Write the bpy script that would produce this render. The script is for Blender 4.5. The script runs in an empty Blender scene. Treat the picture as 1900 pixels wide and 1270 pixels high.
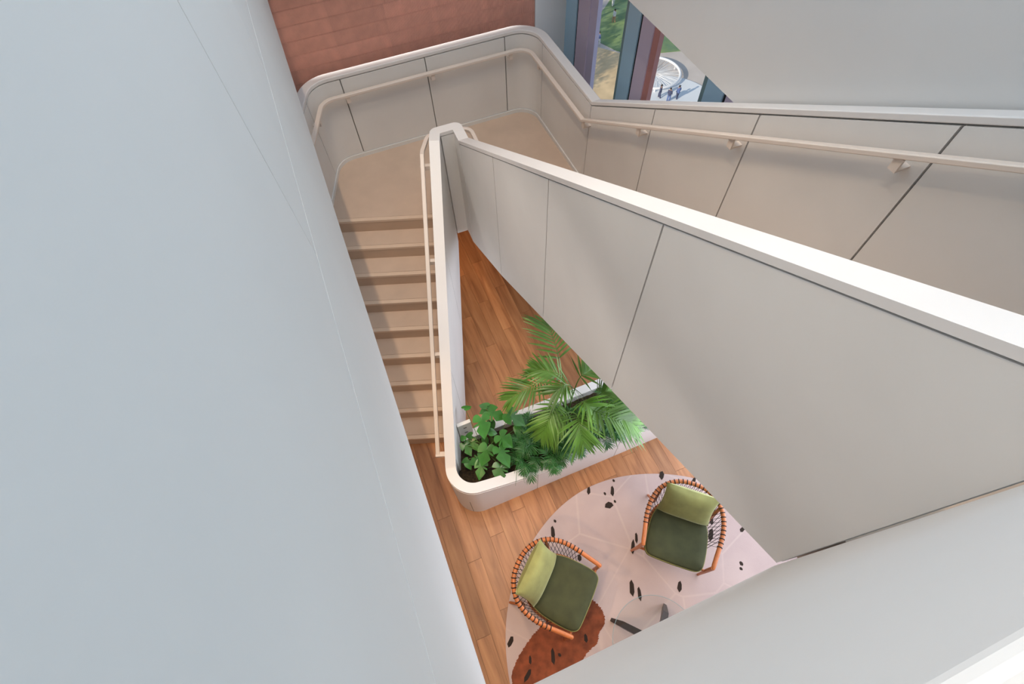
import bpy, bmesh, math, random
from mathutils import Vector, Matrix
random.seed(7)
R = math.radians
SC = bpy.context.scene
COL = SC.collection

# ------------------------------------------------------------------ camera
cam_d = bpy.data.cameras.new('camera')
cam_d.sensor_fit = 'HORIZONTAL'; cam_d.sensor_width = 36.0
cam_d.lens = 956.8 / 1900 * 36.0
cam_d.clip_start = 0.02; cam_d.clip_end = 500
cam = bpy.data.objects.new('camera', cam_d); COL.objects.link(cam)
H = 5.943
cx, cy, cz = Vector((0.998646, -0.04269, -0.029713)), Vector((0.051864, 0.860435, 0.506914)), Vector((0.003925, -0.507769, 0.861484))
cam.matrix_world = Matrix(((cx.x, cy.x, cz.x, 0), (cx.y, cy.y, cz.y, 0), (cx.z, cy.z, cz.z, H), (0, 0, 0, 1)))
SC.camera = cam

# plan frame: s runs along the upper flight (down the picture), d across it
E1 = Vector((0.33874, -0.94088, 0)); E2 = Vector((0.94088, 0.33874, 0))
def W(s, d, z=0.0):
    return E1 * s + E2 * d + Vector((0, 0, z))
FRAME = Matrix(((E1.x, E2.x, 0, 0), (E1.y, E2.y, 0, 0), (0, 0, 1, 0), (0, 0, 0, 1)))
ANG = math.atan2(E2.y, E2.x)          # 19.8 degrees

# ------------------------------------------------------------------ world, sun, large lights, exposure
wd = bpy.data.worlds.new('sky'); SC.world = wd; wd.use_nodes = True
bg = wd.node_tree.nodes['Background']
bg.inputs['Color'].default_value = (0.62, 0.79, 1.0, 1)
bg.inputs['Strength'].default_value = 0.6
def light(name, kind, loc, rot, power, color, **kw):
    l = bpy.data.lights.new(name, kind); l.energy = power; l.color = color
    for k, v in kw.items(): setattr(l, k, v)
    o = bpy.data.objects.new(name, l); COL.objects.link(o); o.location = loc; o.rotation_euler = rot
    return o
light('sun', 'SUN', (0, 0, 60), (R(66), 0, R(-56)), 4.2, (1.0, 0.86, 0.66), angle=R(1.0))
# unseen cool area light added over the well to brighten its walls
light('skylight_daylight', 'AREA', W(-2.6, 0.95, 8.44), (0, 0, ANG), 96, (0.76, 0.89, 1.0), shape='RECTANGLE', size=2.0, size_y=5.0)
# unseen cool area light added high on the right to brighten the left wall
light('clerestory_daylight', 'AREA', W(-1.9, 2.56, 7.1), (0, R(90), ANG), 40, (0.46, 0.74, 1.0), shape='RECTANGLE', size=1.8, size_y=5.0)
# daylight of the ground floor windows behind the upper flight
light('window_daylight', 'AREA', W(-0.6, 3.0, 1.5), (0, R(90), ANG), 135, (0.84, 0.89, 1.0), shape='RECTANGLE', size=2.6, size_y=4.4)
SC.view_settings.view_transform = 'Standard'; SC.view_settings.look = 'None'
SC.view_settings.gamma = 1.0; SC.view_settings.use_curve_mapping = False
SC.view_settings.exposure = 0.0

# ------------------------------------------------------------------ materials
def srgb(r, g, b):
    f = lambda c: (c / 255 / 12.92) if c <= 10 else ((c / 255 + 0.055) / 1.055) ** 2.4
    return (f(r), f(g), f(b), 1)
def mat(name, col, rough=0.6, var=0.0, scale=4.0, bump=0.0, bscale=60.0, metal=0.0, objvar=0.0, stretch=None, col2=None, sheen=0.0, spec=0.5, sheen_tint=None, detail=5):
    m = bpy.data.materials.new(name); m.use_nodes = True
    nt = m.node_tree; N = nt.nodes; Lk = nt.links
    b = N['Principled BSDF']
    b.inputs['Base Color'].default_value = col; b.inputs['Roughness'].default_value = rough
    b.inputs['Metallic'].default_value = metal; b.inputs['Specular IOR Level'].default_value = spec
    if sheen:
        b.inputs['Sheen Weight'].default_value = sheen; b.inputs['Sheen Roughness'].default_value = 0.35
        if sheen_tint: b.inputs['Sheen Tint'].default_value = sheen_tint
    tc = N.new('ShaderNodeTexCoord'); mp = N.new('ShaderNodeMapping'); Lk.new(tc.outputs['Object'], mp.inputs['Vector'])
    if stretch: mp.inputs['Scale'].default_value = stretch
    src = None
    if var or col2:
        nz = N.new('ShaderNodeTexNoise'); nz.inputs['Scale'].default_value = scale; nz.inputs['Detail'].default_value = detail
        Lk.new(mp.outputs['Vector'], nz.inputs['Vector'])
        rp = N.new('ShaderNodeValToRGB'); rp.color_ramp.elements[0].position = 0.3; rp.color_ramp.elements[1].position = 0.7
        c2 = col2 if col2 else tuple(min(1, c * (1 + var)) for c in col[:3]) + (1,)
        c1 = col if col2 else tuple(c * (1 - var) for c in col[:3]) + (1,)
        rp.color_ramp.elements[0].color = c1; rp.color_ramp.elements[1].color = c2
        Lk.new(nz.outputs['Fac'], rp.inputs['Fac']); src = rp.outputs['Color']
    if objvar:
        oi = N.new('ShaderNodeObjectInfo'); hs = N.new('ShaderNodeHueSaturation')
        mr = N.new('ShaderNodeMapRange'); mr.inputs['To Min'].default_value = 1 - objvar; mr.inputs['To Max'].default_value = 1 + objvar
        Lk.new(oi.outputs['Random'], mr.inputs['Value']); Lk.new(mr.outputs['Result'], hs.inputs['Value'])
        if src: Lk.new(src, hs.inputs['Color'])
        else: hs.inputs['Color'].default_value = col
        src = hs.outputs['Color']
    if src: Lk.new(src, b.inputs['Base Color'])
    if bump:
        n2 = N.new('ShaderNodeTexNoise'); n2.inputs['Scale'].default_value = bscale; n2.inputs['Detail'].default_value = 4
        Lk.new(mp.outputs['Vector'], n2.inputs['Vector'])
        bp = N.new('ShaderNodeBump'); bp.inputs['Strength'].default_value = bump; bp.inputs['Distance'].default_value = 0.01
        Lk.new(n2.outputs['Fac'], bp.inputs['Height']); Lk.new(bp.outputs['Normal'], b.inputs['Normal'])
    return m
def glassy(name, tint, refl=0.06):
    m = bpy.data.materials.new(name); m.use_nodes = True
    nt = m.node_tree; N = nt.nodes; N.clear()
    o = N.new('ShaderNodeOutputMaterial'); mx = N.new('ShaderNodeMixShader'); t = N.new('ShaderNodeBsdfTransparent'); g = N.new('ShaderNodeBsdfGlossy')
    t.inputs['Color'].default_value = tint; g.inputs['Roughness'].default_value = 0.02
    mx.inputs[0].default_value = refl
    nt.links.new(t.outputs[0], mx.inputs[1]); nt.links.new(g.outputs[0], mx.inputs[2]); nt.links.new(mx.outputs[0], o.inputs[0])
    return m

M = {}
M['panel'] = mat('limewashed_panel', srgb(226, 223, 219), 0.62, var=0.035, scale=1.6, bump=0.02, bscale=90)
M['core'] = mat('joint_shadow_backing', srgb(150, 147, 144), 0.8)
M['cap'] = mat('white_coping', srgb(228, 224, 221), 0.45, var=0.015, scale=3)
M['plaster'] = mat('white_plaster', srgb(224, 223, 221), 0.7, var=0.025, scale=1.2, bump=0.02, bscale=70)
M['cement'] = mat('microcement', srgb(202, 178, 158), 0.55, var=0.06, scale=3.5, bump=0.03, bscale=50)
M['riser'] = mat('microcement_riser', srgb(190, 164, 142), 0.6, var=0.06, scale=3.5)  # same microcement, darkened to stand for the weaker light on risers
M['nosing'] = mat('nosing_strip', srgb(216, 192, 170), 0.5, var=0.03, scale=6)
M['steel'] = mat('cream_powder_coat', srgb(226, 212, 200), 0.38)
M['terracotta'] = mat('terracotta_tile', srgb(216, 164, 146), 0.7, var=0.08, scale=9, objvar=0.07, bump=0.05, bscale=120)
M['grout'] = mat('terracotta_grout', srgb(150, 100, 86), 0.9)
M['blue_metal'] = mat('blue_grey_metal', srgb(176, 214, 236), 0.35)
M['mauve'] = mat('mauve_grey_metal', srgb(212, 200, 220), 0.5)
M['lavender'] = mat('lavender_metal', srgb(206, 198, 222), 0.45)
M['red_metal'] = mat('brick_red_metal', srgb(196, 138, 132), 0.5)
M['green_metal'] = mat('grey_green_metal', srgb(126, 156, 160), 0.45)
M['black'] = mat('black_rubber', srgb(20, 20, 22), 0.6)
M['pane'] = glassy('window_glass', (0.97, 0.985, 1.0, 1), 0.025)
M['tglass'] = glassy('table_glass', (0.95, 0.965, 0.96, 1), 0.03)
M['bronze'] = mat('dark_bronze', srgb(58, 50, 46), 0.4, metal=0.3)
M['chairwood'] = mat('orange_teak', srgb(190, 112, 62), 0.42, var=0.16, scale=18, stretch=(1, 1, 6))
M['cord'] = mat('black_cord', srgb(26, 24, 26), 0.7)
M['velvet'] = mat('dark_green_velvet', srgb(64, 68, 40), 0.85, var=0.18, scale=9, sheen=0.28, sheen_tint=(0.45, 0.5, 0.2, 1), bump=0.05, bscale=200)
M['velvet2'] = mat('olive_velvet', srgb(146, 146, 88), 0.85, var=0.2, scale=6, sheen=0.9, sheen_tint=(0.75, 0.8, 0.5, 1), bump=0.06, bscale=120)  # same velvet as the seat, nap highlight lightened into its colour
M['piping'] = mat('olive_piping', srgb(140, 138, 78), 0.8)
M['chip'] = mat('black_brown_wool', srgb(44, 32, 24), 0.95, bump=0.2, bscale=300)
M['hide'] = mat('rust_wool', srgb(128, 66, 38), 0.95, var=0.3, scale=14, bump=0.35, bscale=220)
M['soil'] = mat('dark_mulch', srgb(36, 27, 18), 0.95, col2=srgb(74, 58, 34), scale=38, bump=0.8, bscale=70)
M['mon'] = mat('monstera_leaf', srgb(60, 118, 46), 0.3, var=0.3, scale=7, objvar=0.22)
M['stem'] = mat('green_stem', srgb(84, 116, 44), 0.5)
M['palm'] = mat('palm_leaf', srgb(90, 132, 46), 0.36, var=0.3, scale=5, objvar=0.28)
M['fern'] = mat('parlour_palm_leaf', srgb(52, 108, 48), 0.42, var=0.3, scale=6, objvar=0.3)
M['white_box'] = mat('white_plastic', srgb(236, 234, 230), 0.4)
M['ink'] = mat('grey_socket', srgb(120, 118, 116), 0.5)
M['lawn'] = mat('lawn', srgb(92, 124, 98), 0.95, col2=srgb(146, 166, 104), scale=0.3, detail=6)  # yellowish second tone stands in for sunlit streaks between tree shadows
M['paving'] = mat('pale_paving', srgb(196, 186, 180), 0.85, var=0.12, scale=0.35)
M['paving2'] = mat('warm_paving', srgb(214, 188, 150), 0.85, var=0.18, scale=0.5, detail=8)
M['white_pave'] = mat('white_paving', srgb(222, 226, 232), 0.8, var=0.03, scale=0.5)
M['white_paint'] = mat('white_painted_steel', srgb(235, 236, 240), 0.4)
M['bark'] = mat('tree_bark', srgb(84, 66, 52), 0.9, var=0.2, scale=5)
M['leafy'] = mat('tree_leaf', srgb(86, 104, 44), 0.7, var=0.3, scale=3)
M['cloth_dark'] = mat('dark_clothing', srgb(70, 76, 104), 0.9)
M['cloth_white'] = mat('white_clothing', srgb(225, 225, 228), 0.9)
M['cloth_mid'] = mat('blue_clothing', srgb(96, 116, 166), 0.9)
M['skin'] = mat('skin', srgb(196, 150, 124), 0.6)
M['hair'] = mat('dark_hair', srgb(44, 34, 30), 0.7)
M['roof'] = mat('ceiling_white', srgb(224, 224, 224), 0.8)

def wood_mat():
    m = bpy.data.materials.new('oak_plank'); m.use_nodes = True
    nt = m.node_tree; N = nt.nodes; Lk = nt.links; b = N['Principled BSDF']
    b.inputs['Roughness'].default_value = 0.42
    tc = N.new('ShaderNodeTexCoord'); oi = N.new('ShaderNodeObjectInfo')
    ad = N.new('ShaderNodeVectorMath'); ad.operation = 'ADD'; sc = N.new('ShaderNodeVectorMath'); sc.operation = 'SCALE'; sc.inputs['Scale'].default_value = 37.0
    cb = N.new('ShaderNodeCombineXYZ')
    for k in range(3): Lk.new(oi.outputs['Random'], cb.inputs[k])
    Lk.new(cb.outputs[0], sc.inputs[0]); Lk.new(tc.outputs['Object'], ad.inputs[0]); Lk.new(sc.outputs[0], ad.inputs[1])
    mp = N.new('ShaderNodeMapping'); mp.inputs['Scale'].default_value = (0.8, 7, 7); Lk.new(ad.outputs[0], mp.inputs['Vector'])
    n1 = N.new('ShaderNodeTexNoise'); n1.inputs['Scale'].default_value = 2.2; n1.inputs['Detail'].default_value = 8; n1.inputs['Distortion'].default_value = 0.6
    Lk.new(mp.outputs[0], n1.inputs['Vector'])
    rp = N.new('ShaderNodeValToRGB'); e = rp.color_ramp.elements
    e[0].position = 0.22; e[0].color = srgb(134, 86, 52); e[1].position = 0.8; e[1].color = srgb(190, 138, 92)
    x = e.new(0.5); x.color = srgb(170, 116, 74)
    Lk.new(n1.outputs['Fac'], rp.inputs['Fac'])
    hs = N.new('ShaderNodeHueSaturation'); mr = N.new('ShaderNodeMapRange'); mr.inputs['To Min'].default_value = 0.82; mr.inputs['To Max'].default_value = 1.14
    Lk.new(oi.outputs['Random'], mr.inputs['Value']); Lk.new(mr.outputs[0], hs.inputs['Value']); Lk.new(rp.outputs['Color'], hs.inputs['Color'])
    Lk.new(hs.outputs[0], b.inputs['Base Color'])
    return m
M['oak'] = wood_mat()
M['oakbase'] = mat('oak_subfloor', srgb(86, 56, 34), 0.7)

def rug_mat():
    m = bpy.data.materials.new('pale_wool_rug'); m.use_nodes = True
    nt = m.node_tree; N = nt.nodes; Lk = nt.links; b = N['Principled BSDF']; b.inputs['Roughness'].default_value = 0.95
    b.inputs['Sheen Weight'].default_value = 0.15
    tc = N.new('ShaderNodeTexCoord')
    vo = N.new('ShaderNodeTexVoronoi'); vo.feature = 'DISTANCE_TO_EDGE'; vo.inputs['Scale'].default_value = 1.7
    Lk.new(tc.outputs['Object'], vo.inputs['Vector'])
    rp = N.new('ShaderNodeValToRGB'); rp.color_ramp.elements[0].position = 0.0; rp.color_ramp.elements[0].color = (1, 1, 1, 1)
    rp.color_ramp.elements[1].position = 0.022; rp.color_ramp.elements[1].color = (0, 0, 0, 1)
    Lk.new(vo.outputs['Distance'], rp.inputs['Fac'])
    nz = N.new('ShaderNodeTexNoise'); nz.inputs['Scale'].default_value = 1.4; nz.inputs['Detail'].default_value = 7; Lk.new(tc.outputs['Object'], nz.inputs['Vector'])
    r2 = N.new('ShaderNodeValToRGB'); r2.color_ramp.elements[0].position = 0.35; r2.color_ramp.elements[0].color = srgb(178, 157, 152); r2.color_ramp.elements[1].position = 0.7; r2.color_ramp.elements[1].color = srgb(194, 173, 166)
    Lk.new(nz.outputs['Fac'], r2.inputs['Fac'])
    mx = N.new('ShaderNodeMix'); mx.data_type = 'RGBA'; mx.inputs['B'].default_value = srgb(212, 192, 180)
    ml = N.new('ShaderNodeMath'); ml.operation = 'MULTIPLY'; ml.inputs[1].default_value = 0.28; Lk.new(rp.outputs['Color'], ml.inputs[0])
    Lk.new(ml.outputs[0], mx.inputs['Factor']); Lk.new(r2.outputs['Color'], mx.inputs['A'])
    Lk.new(mx.outputs['Result'], b.inputs['Base Color'])
    n3 = N.new('ShaderNodeTexNoise'); n3.inputs['Scale'].default_value = 260; Lk.new(tc.outputs['Object'], n3.inputs['Vector'])
    bp = N.new('ShaderNodeBump'); bp.inputs['Strength'].default_value = 0.25; bp.inputs['Distance'].default_value = 0.004
    Lk.new(n3.outputs['Fac'], bp.inputs['Height']); Lk.new(bp.outputs['Normal'], b.inputs['Normal'])
    return m
M['rug'] = rug_mat()

# ------------------------------------------------------------------ helpers
def link(name, me, m, parent=None, smooth=None):
    me.materials.clear(); me.materials.append(M[m] if isinstance(m, str) else m)
    if smooth is not None:
        for p in me.polygons: p.use_smooth = True
        me.set_sharp_from_angle(angle=R(smooth))
    o = bpy.data.objects.new(name, me); COL.objects.link(o)
    if parent is not None: o.parent = parent
    return o
def mesh(name, v, f, m, parent=None, smooth=None):
    me = bpy.data.meshes.new(name); me.from_pydata([tuple(p) for p in v], [], f); me.update()
    bm = bmesh.new(); bm.from_mesh(me); bmesh.ops.recalc_face_normals(bm, faces=bm.faces); bm.to_mesh(me); bm.free()
    return link(name, me, m, parent, smooth)
def tag(o, label=None, cat=None, group=None, kind=None):
    if label: o['label'] = label
    if cat: o['category'] = cat
    if group: o['group'] = group
    if kind: o['kind'] = kind
    return o
def empty(name, loc=(0, 0, 0), rz=0.0):
    o = bpy.data.objects.new(name, None); COL.objects.link(o); o.location = loc; o.rotation_euler = (0, 0, rz); o.empty_display_size = 0.1
    return o
def boxv(x0, x1, y0, y1, z0, z1):
    v = [(x0, y0, z0), (x1, y0, z0), (x1, y1, z0), (x0, y1, z0), (x0, y0, z1), (x1, y0, z1), (x1, y1, z1), (x0, y1, z1)]
    f = [(0, 3, 2, 1), (4, 5, 6, 7), (0, 1, 5, 4), (1, 2, 6, 5), (2, 3, 7, 6), (3, 0, 4, 7)]
    return v, f
def box(name, x0, x1, y0, y1, z0, z1, m, parent=None):
    v, f = boxv(x0, x1, y0, y1, z0, z1); return mesh(name, v, f, m, parent)
def sbox(name, s0, s1, d0, d1, z0, z1, m, parent=None):
    """box aligned with the s/d plan frame"""
    v, f = boxv(s0, s1, d0, d1, z0, z1); return mesh(name, [FRAME @ Vector(p) for p in v], f, m, parent)
def bevel(o, w, seg=2, ang=40):
    b = o.modifiers.new('bevel', 'BEVEL'); b.width = w; b.segments = seg; b.limit_method = 'ANGLE'; b.angle_limit = R(ang)
    return o
def prism(name, poly, z0, z1, m, parent=None):
    n = len(poly); v = [(p[0], p[1], z0) for p in poly] + [(p[0], p[1], z1) for p in poly]
    f = [tuple(range(n))[::-1], tuple(range(n, 2 * n))] + [(i, (i + 1) % n, (i + 1) % n + n, i + n) for i in range(n)]
    return mesh(name, v, f, m, parent)
def tube_data(pts, rad, n=8, closed=False):
    pts = [Vector(p) for p in pts]; k = len(pts); v = []; f = []
    rads = rad if isinstance(rad, (list, tuple)) else [rad] * k
    up = None
    for i, p in enumerate(pts):
        a = pts[(i - 1) % k] if (closed or i > 0) else p; b = pts[(i + 1) % k] if (closed or i < k - 1) else p
        t = (b - a).normalized()
        if up is None: up = t.orthogonal().normalized()
        up = (up - t * up.dot(t)); up = up.normalized() if up.length > 1e-6 else t.orthogonal().normalized()
        sd = t.cross(up)
        for j in range(n):
            a_ = 2 * math.pi * j / n; v.append(p + (up * math.cos(a_) + sd * math.sin(a_)) * rads[i])
    for i in range(k if closed else k - 1):
        for j in range(n):
            f.append((i * n + j, i * n + (j + 1) % n, ((i + 1) % k) * n + (j + 1) % n, ((i + 1) % k) * n + j))
    if not closed:
        f.append(tuple(range(n))[::-1]); f.append(tuple(range((k - 1) * n, k * n)))
    return v, f
def tube(name, pts, rad, m, parent=None, n=8, closed=False):
    v, f = tube_data(pts, rad, n, closed); return mesh(name, v, f, m, parent, 50)
class MB:
    def __init__(s): s.v = []; s.f = []
    def add(s, vf):
        o = len(s.v); s.v += [tuple(p) for p in vf[0]]; s.f += [tuple(i + o for i in q) for q in vf[1]]
    def build(s, name, m, parent=None, smooth=None): return mesh(name, s.v, s.f, m, parent, smooth)
def spline(P, n):
    """Catmull-Rom through P, n samples"""
    P = [Vector(p) for p in P]; Q = [P[0] * 2 - P[1]] + P + [P[-1] * 2 - P[-2]]; out = []
    for i in range(n):
        t = i / (n - 1) * (len(P) - 1); k = min(int(t), len(P) - 2); u = t - k
        a, b, c, d = Q[k], Q[k + 1], Q[k + 2], Q[k + 3]
        out.append(0.5 * ((2 * b) + (c - a) * u + (2 * a - 5 * b + 4 * c - d) * u * u + (3 * b - a - 3 * c + d) * u ** 3))
    return out
def interp(x, tab):
    if x <= tab[0][0]: return tab[0][1]
    for (a, b), (c, d) in zip(tab, tab[1:]):
        if x <= c: return b + (d - b) * (x - a) / (c - a)
    return tab[-1][1]

class Path:
    """plan polyline with stations; side=+1: visible face to the right of travel, -1: to the left"""
    def __init__(self, pts, side):
        self.p = [Vector((q[0], q[1], 0)) for q in pts]; self.side = side; self.st = [0.0]
        for a, b in zip(self.p, self.p[1:]): self.st.append(self.st[-1] + (b - a).length)
        self.n = []
        for i in range(len(self.p)):
            ds = []
            if i > 0: ds.append((self.p[i] - self.p[i - 1]).normalized())
            if i < len(self.p) - 1: ds.append((self.p[i + 1] - self.p[i]).normalized())
            ns = [Vector((d.y, -d.x, 0)) * side for d in ds]
            n = sum(ns, Vector()); n.normalize(); n /= max(0.3, n.dot(ns[0])); self.n.append(n)
    def at(self, s):
        for i in range(len(self.st) - 1):
            if s <= self.st[i + 1] + 1e-9:
                t = (s - self.st[i]) / (self.st[i + 1] - self.st[i]); return self.p[i].lerp(self.p[i + 1], t), self.n[i].lerp(self.n[i + 1], t)
        return self.p[-1], self.n[-1]
    def stations(self, a, b, step=None):
        r = [a] + [s for s in self.st if a + 1e-4 < s < b - 1e-4] + [b]
        if step:
            o = []
            for x, y in zip(r, r[1:]):
                k = max(1, math.ceil((y - x) / step)); o += [x + (y - x) * i / k for i in range(k)]
            r = o + [b]
        return r
    def sweep(self, name, a, b, o0, o1, zlo, zhi, m, parent=None, smooth=25, step=None):
        """solid between offsets o0 (visible side) and o1 along the path, zlo/zhi callables of (station, point)"""
        v = []; f = []; S = self.stations(a, b, step)
        for s in S:
            p, n = self.at(s)
            for off, zf in ((o0, zlo), (o0, zhi), (o1, zhi), (o1, zlo)):
                q = p + n * off; v.append((q.x, q.y, zf(s, p)))
        k = len(S)
        for i in range(k - 1):
            for j in range(4): f.append((i * 4 + j, i * 4 + (j + 1) % 4, (i + 1) * 4 + (j + 1) % 4, (i + 1) * 4 + j))
        f.append((0, 1, 2, 3)); f.append(tuple((k - 1) * 4 + j for j in (3, 2, 1, 0)))
        return mesh(name, v, f, m, parent, smooth)
def fillet(pts, radii, n=10):
    """round the inner vertices of a polyline"""
    P = [Vector((p[0], p[1])) for p in pts]; out = [P[0]]
    for i in range(1, len(P) - 1):
        r = radii[i - 1]
        a = (P[i - 1] - P[i]).normalized(); b = (P[i + 1] - P[i]).normalized()
        if r <= 0: out.append(P[i]); continue
        th = a.angle(b); t = r / math.tan(th / 2); c = P[i] + (a + b).normalized() * (r / math.sin(th / 2))
        s = P[i] + a * t; e = P[i] + b * t
        a0 = math.atan2(s.y - c.y, s.x - c.x); a1 = math.atan2(e.y - c.y, e.x - c.x); da = (a1 - a0 + math.pi) % (2 * math.pi) - math.pi
        out += [c + Vector((math.cos(a0 + da * k / n), math.sin(a0 + da * k / n))) * r for k in range(n + 1)]
    out.append(P[-1]); return out

# ------------------------------------------------------------------ levels
RI = 0.175; TR = 0.2691; Y1 = 2.146           # riser, tread, first nosing
ZL = 9 * RI; ZC = ZL + 1.06                    # half landing, its coping
S0 = -4.15; SL2 = 0.605; TR2 = RI / SL2        # upper flight
ZF = 9 * RI + 14 * RI; ZB = 3.65                            # upper floor, underside of its slab

# ------------------------------------------------------------------ floor with oak planks
fl = sbox('floor', -6.3, 5.0, -5.0, 3.2, -0.30, -0.012, 'oakbase'); tag(fl, 'warm oak plank floor of the lower level', 'floor', kind='structure')
PW, PLN = 0.16, 1.25
pl_me = None
for k in range(-12, 19):
    d0 = k * PW
    off = (k * 0.437 * PLN) % PLN
    j0 = -6.1
    for j in range(-1, 7):
        s0 = j0 + off + j * PLN
        if s0 + PLN < -6.0 or s0 > 0.75: continue
        c = W(s0 + PLN / 2, d0 + PW / 2)
        # only where the well shows the floor (others stay the sub-floor)
        if c.x < -2.0 or c.x > 2.9 or c.y > 6.2: continue
        if pl_me is None:
            v, f = boxv(-PLN / 2 + 0.0012, PLN / 2 - 0.0012, -PW / 2 + 0.001, PW / 2 - 0.001, -0.012, 0.0)
            o = mesh('plank', v, f, 'oak', fl); pl_me = o.data
        else:
            o = bpy.data.objects.new('plank', pl_me); COL.objects.link(o); o.parent = fl
        o.location = c; o.rotation_euler = (0, 0, math.atan2(E1.y, E1.x))

# ------------------------------------------------------------------ outer parapet: stair side, landing back, landing right, upper flight
xL = -2.06
def sd_xy(s, d): p = W(s, d); return (p.x, p.y)
sB = -5.70; dR = 2.469
# corner of the left side (x = xL) and the back line s = sB
yb = (0.33874 * xL - sB) / 0.94088
opath = Path(fillet([(xL, 1.62), (xL, yb), sd_xy(sB, dR), sd_xy(0.9, dR)], [0.27, 0.25], 12), 1)
def station_of(path, x, y):
    best = None; q = Vector((x, y, 0))
    for i in range(len(path.p) - 1):
        a, b = path.p[i], path.p[i + 1]; t = max(0, min(1, (q - a).dot(b - a) / (b - a).length_squared)); e = (a.lerp(b, t) - q).length
        if best is None or e < best[0]: best = (e, path.st[i] + t * (b - a).length)
    return best[1]
st_nose = station_of(opath, xL, 4.30); st_k = station_of(opath, *sd_xy(S0, dR)); st_end = opath.st[-1]
def o_top(s, p):
    if s < st_nose: return ZC - 0.65 * (st_nose - s)
    if s <= st_k: return ZC
    return min(ZC + SL2 * (s - st_k), ZF + 1.22)
def o_bot(s, p):
    if s < st_nose: return max(0.0, ZL - 0.42 - 0.65 * (st_nose - s))
    if s <= st_k: return 1.2
    return max(1.2, ZC - 1.54 + SL2 * (s - st_k))
opath.st  # stations
# insert exact break stations so that the coping kinks where the flights begin
def with_breaks(path, brk):
    pts = []; s_all = sorted(set([round(x, 6) for x in path.st] + [round(b, 6) for b in brk]))
    q = Path([(path.at(s)[0].x, path.at(s)[0].y) for s in s_all], path.side); return q
st_3 = st_k + (ZF + 1.22 - ZC) / SL2
opath = with_breaks(opath, [st_nose, st_k, st_3])
T = 0.10
wo = opath.sweep('wall_outer', 0, st_end, -0.022, -T, o_bot, lambda s, p: o_top(s, p) - 0.03, 'core')
tag(wo, 'white panelled parapet wrapping the half landing and the upper flight', 'wall', kind='structure')
bevel(opath.sweep('coping', 0, st_end, 0.0, -T - 0.004, lambda s, p: o_top(s, p) - 0.042, o_top, 'cap', wo), 0.006)
G = 0.006
jl = station_of(opath, xL, 5.03)
joints = [0, 0.9, 1.95, jl] + [station_of(opath, *sd_xy(sB, d)) for d in (0.183, 1.157, 2.13)] + [station_of(opath, *sd_xy(s, dR)) for s in (-5.38, S0, S0 + 1.03, S0 + 2.06, S0 + 3.09, S0 + 4.12)] + [st_end]
def o_panel_bot(s, p):
    if s < st_nose: return o_bot(s, p)
    if s <= st_k + 0.001: return ZL + 0.055
    return o_bot(s, p)
for a, b in zip(joints, joints[1:]):
    zb = (lambda s, p: ZL + 0.055) if (a > st_nose - 0.6 and b <= st_k + 0.01) else o_bot
    if a < st_nose < b: zb = o_bot
    opath.sweep('panel', a + G, b - G, 0.0, -0.022, zb, lambda s, p: o_top(s, p) - 0.052, 'panel', wo)
opath.sweep('skirting', st_nose, st_k, 0.014, -0.03, lambda s, p: ZL - 0.01, lambda s, p: ZL + 0.05, 'panel', wo)

# ------------------------------------------------------------------ inner balustrade of the well, running down into the planter kerb
Kx = W(S0, 1.031); N1 = (-0.494, 4.424); N2 = (-0.626, 4.378)
xB = -0.652; sF = -1.495
yc = (0.33874 * xB - sF) / 0.94088
ipath = Path(fillet([sd_xy(0.118, 1.031), (Kx.x, Kx.y), N1, N2, (-0.640, 2.9), (xB, yc), sd_xy(sF, 2.75)], [0, 0, 0, 0, 0.155], 14), -1)
it_k = station_of(ipath, Kx.x, Kx.y); it_n2 = station_of(ipath, *N2); it_169 = station_of(ipath, -0.65, 1.69)
it_s = station_of(ipath, -0.627, 4.27)
ipath = with_breaks(ipath, [it_s, it_169, it_k + 0.28] + [it_169 + x for x in (0.13, 0.25, 0.4, 0.5, 0.64, 0.78, 0.95, 1.13, 1.4)] + [station_of(ipath, -0.637, y) for y in (4.45, 2.525)])
it_end = ipath.st[-1]
def i_top(s, p):
    if s <= it_k: return ZC + SL2 * (it_k - s)
    if s <= it_s: return ZC
    if s <= it_169: return ZC - (ZC - 0.965) * (s - it_s) / (it_169 - it_s)
    return interp(s - it_169, [(0, 0.965), (0.13, 0.885), (0.5, 0.735), (0.78, 0.64), (1.13, 0.56), (1.4, 0.55)])
def i_bot(s, p):
    if s <= it_k: return max(1.2, ZC - 1.54 + SL2 * (it_k - s))
    if s <= it_n2: return 1.2
    return max(0.0, min(1.2, 1.118 - 0.578 * (4.459 - p.y))) if s < it_169 else 0.0
wi = ipath.sweep('wall_inner', 0, it_k, -0.022, -T + 0.004, i_bot, lambda s, p: i_top(s, p) - 0.03, 'panel')
tag(wi, 'white balustrade around the stair well sloping down into the planter kerb', 'wall', kind='structure')
ipath.sweep('core', it_s, it_end, -0.022, -T + 0.004, i_bot, lambda s, p: i_top(s, p) - 0.03, 'panel', wi)
def off_pt(s, o):
    p, n = ipath.at(s); q = p + n * o; return (q.x, q.y)
def nose_poly(oi, oo, r):
    it_n1 = station_of(ipath, *N1)
    inner = [off_pt(s, oi) for s in (it_k, it_n1, it_n2, it_s)]
    outer = fillet([off_pt(s, oo) for s in (it_s, it_n2, it_n1, it_k)], [r, r], 10)
    return inner + [(q.x, q.y) for q in outer]
prism('core', nose_poly(-0.022, -T + 0.004, 0.075), 1.2, ZC - 0.03, 'panel', wi)
for a_, b_ in ((0, it_k), (it_s, it_end)):
    ipath.sweep('coping', a_, b_, 0.004, -T, lambda s, p: i_top(s, p) - 0.036, i_top, 'cap', wi, smooth=30)
prism('coping', nose_poly(0.004, -T, 0.08), ZC - 0.036, ZC, 'cap', wi)
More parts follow.
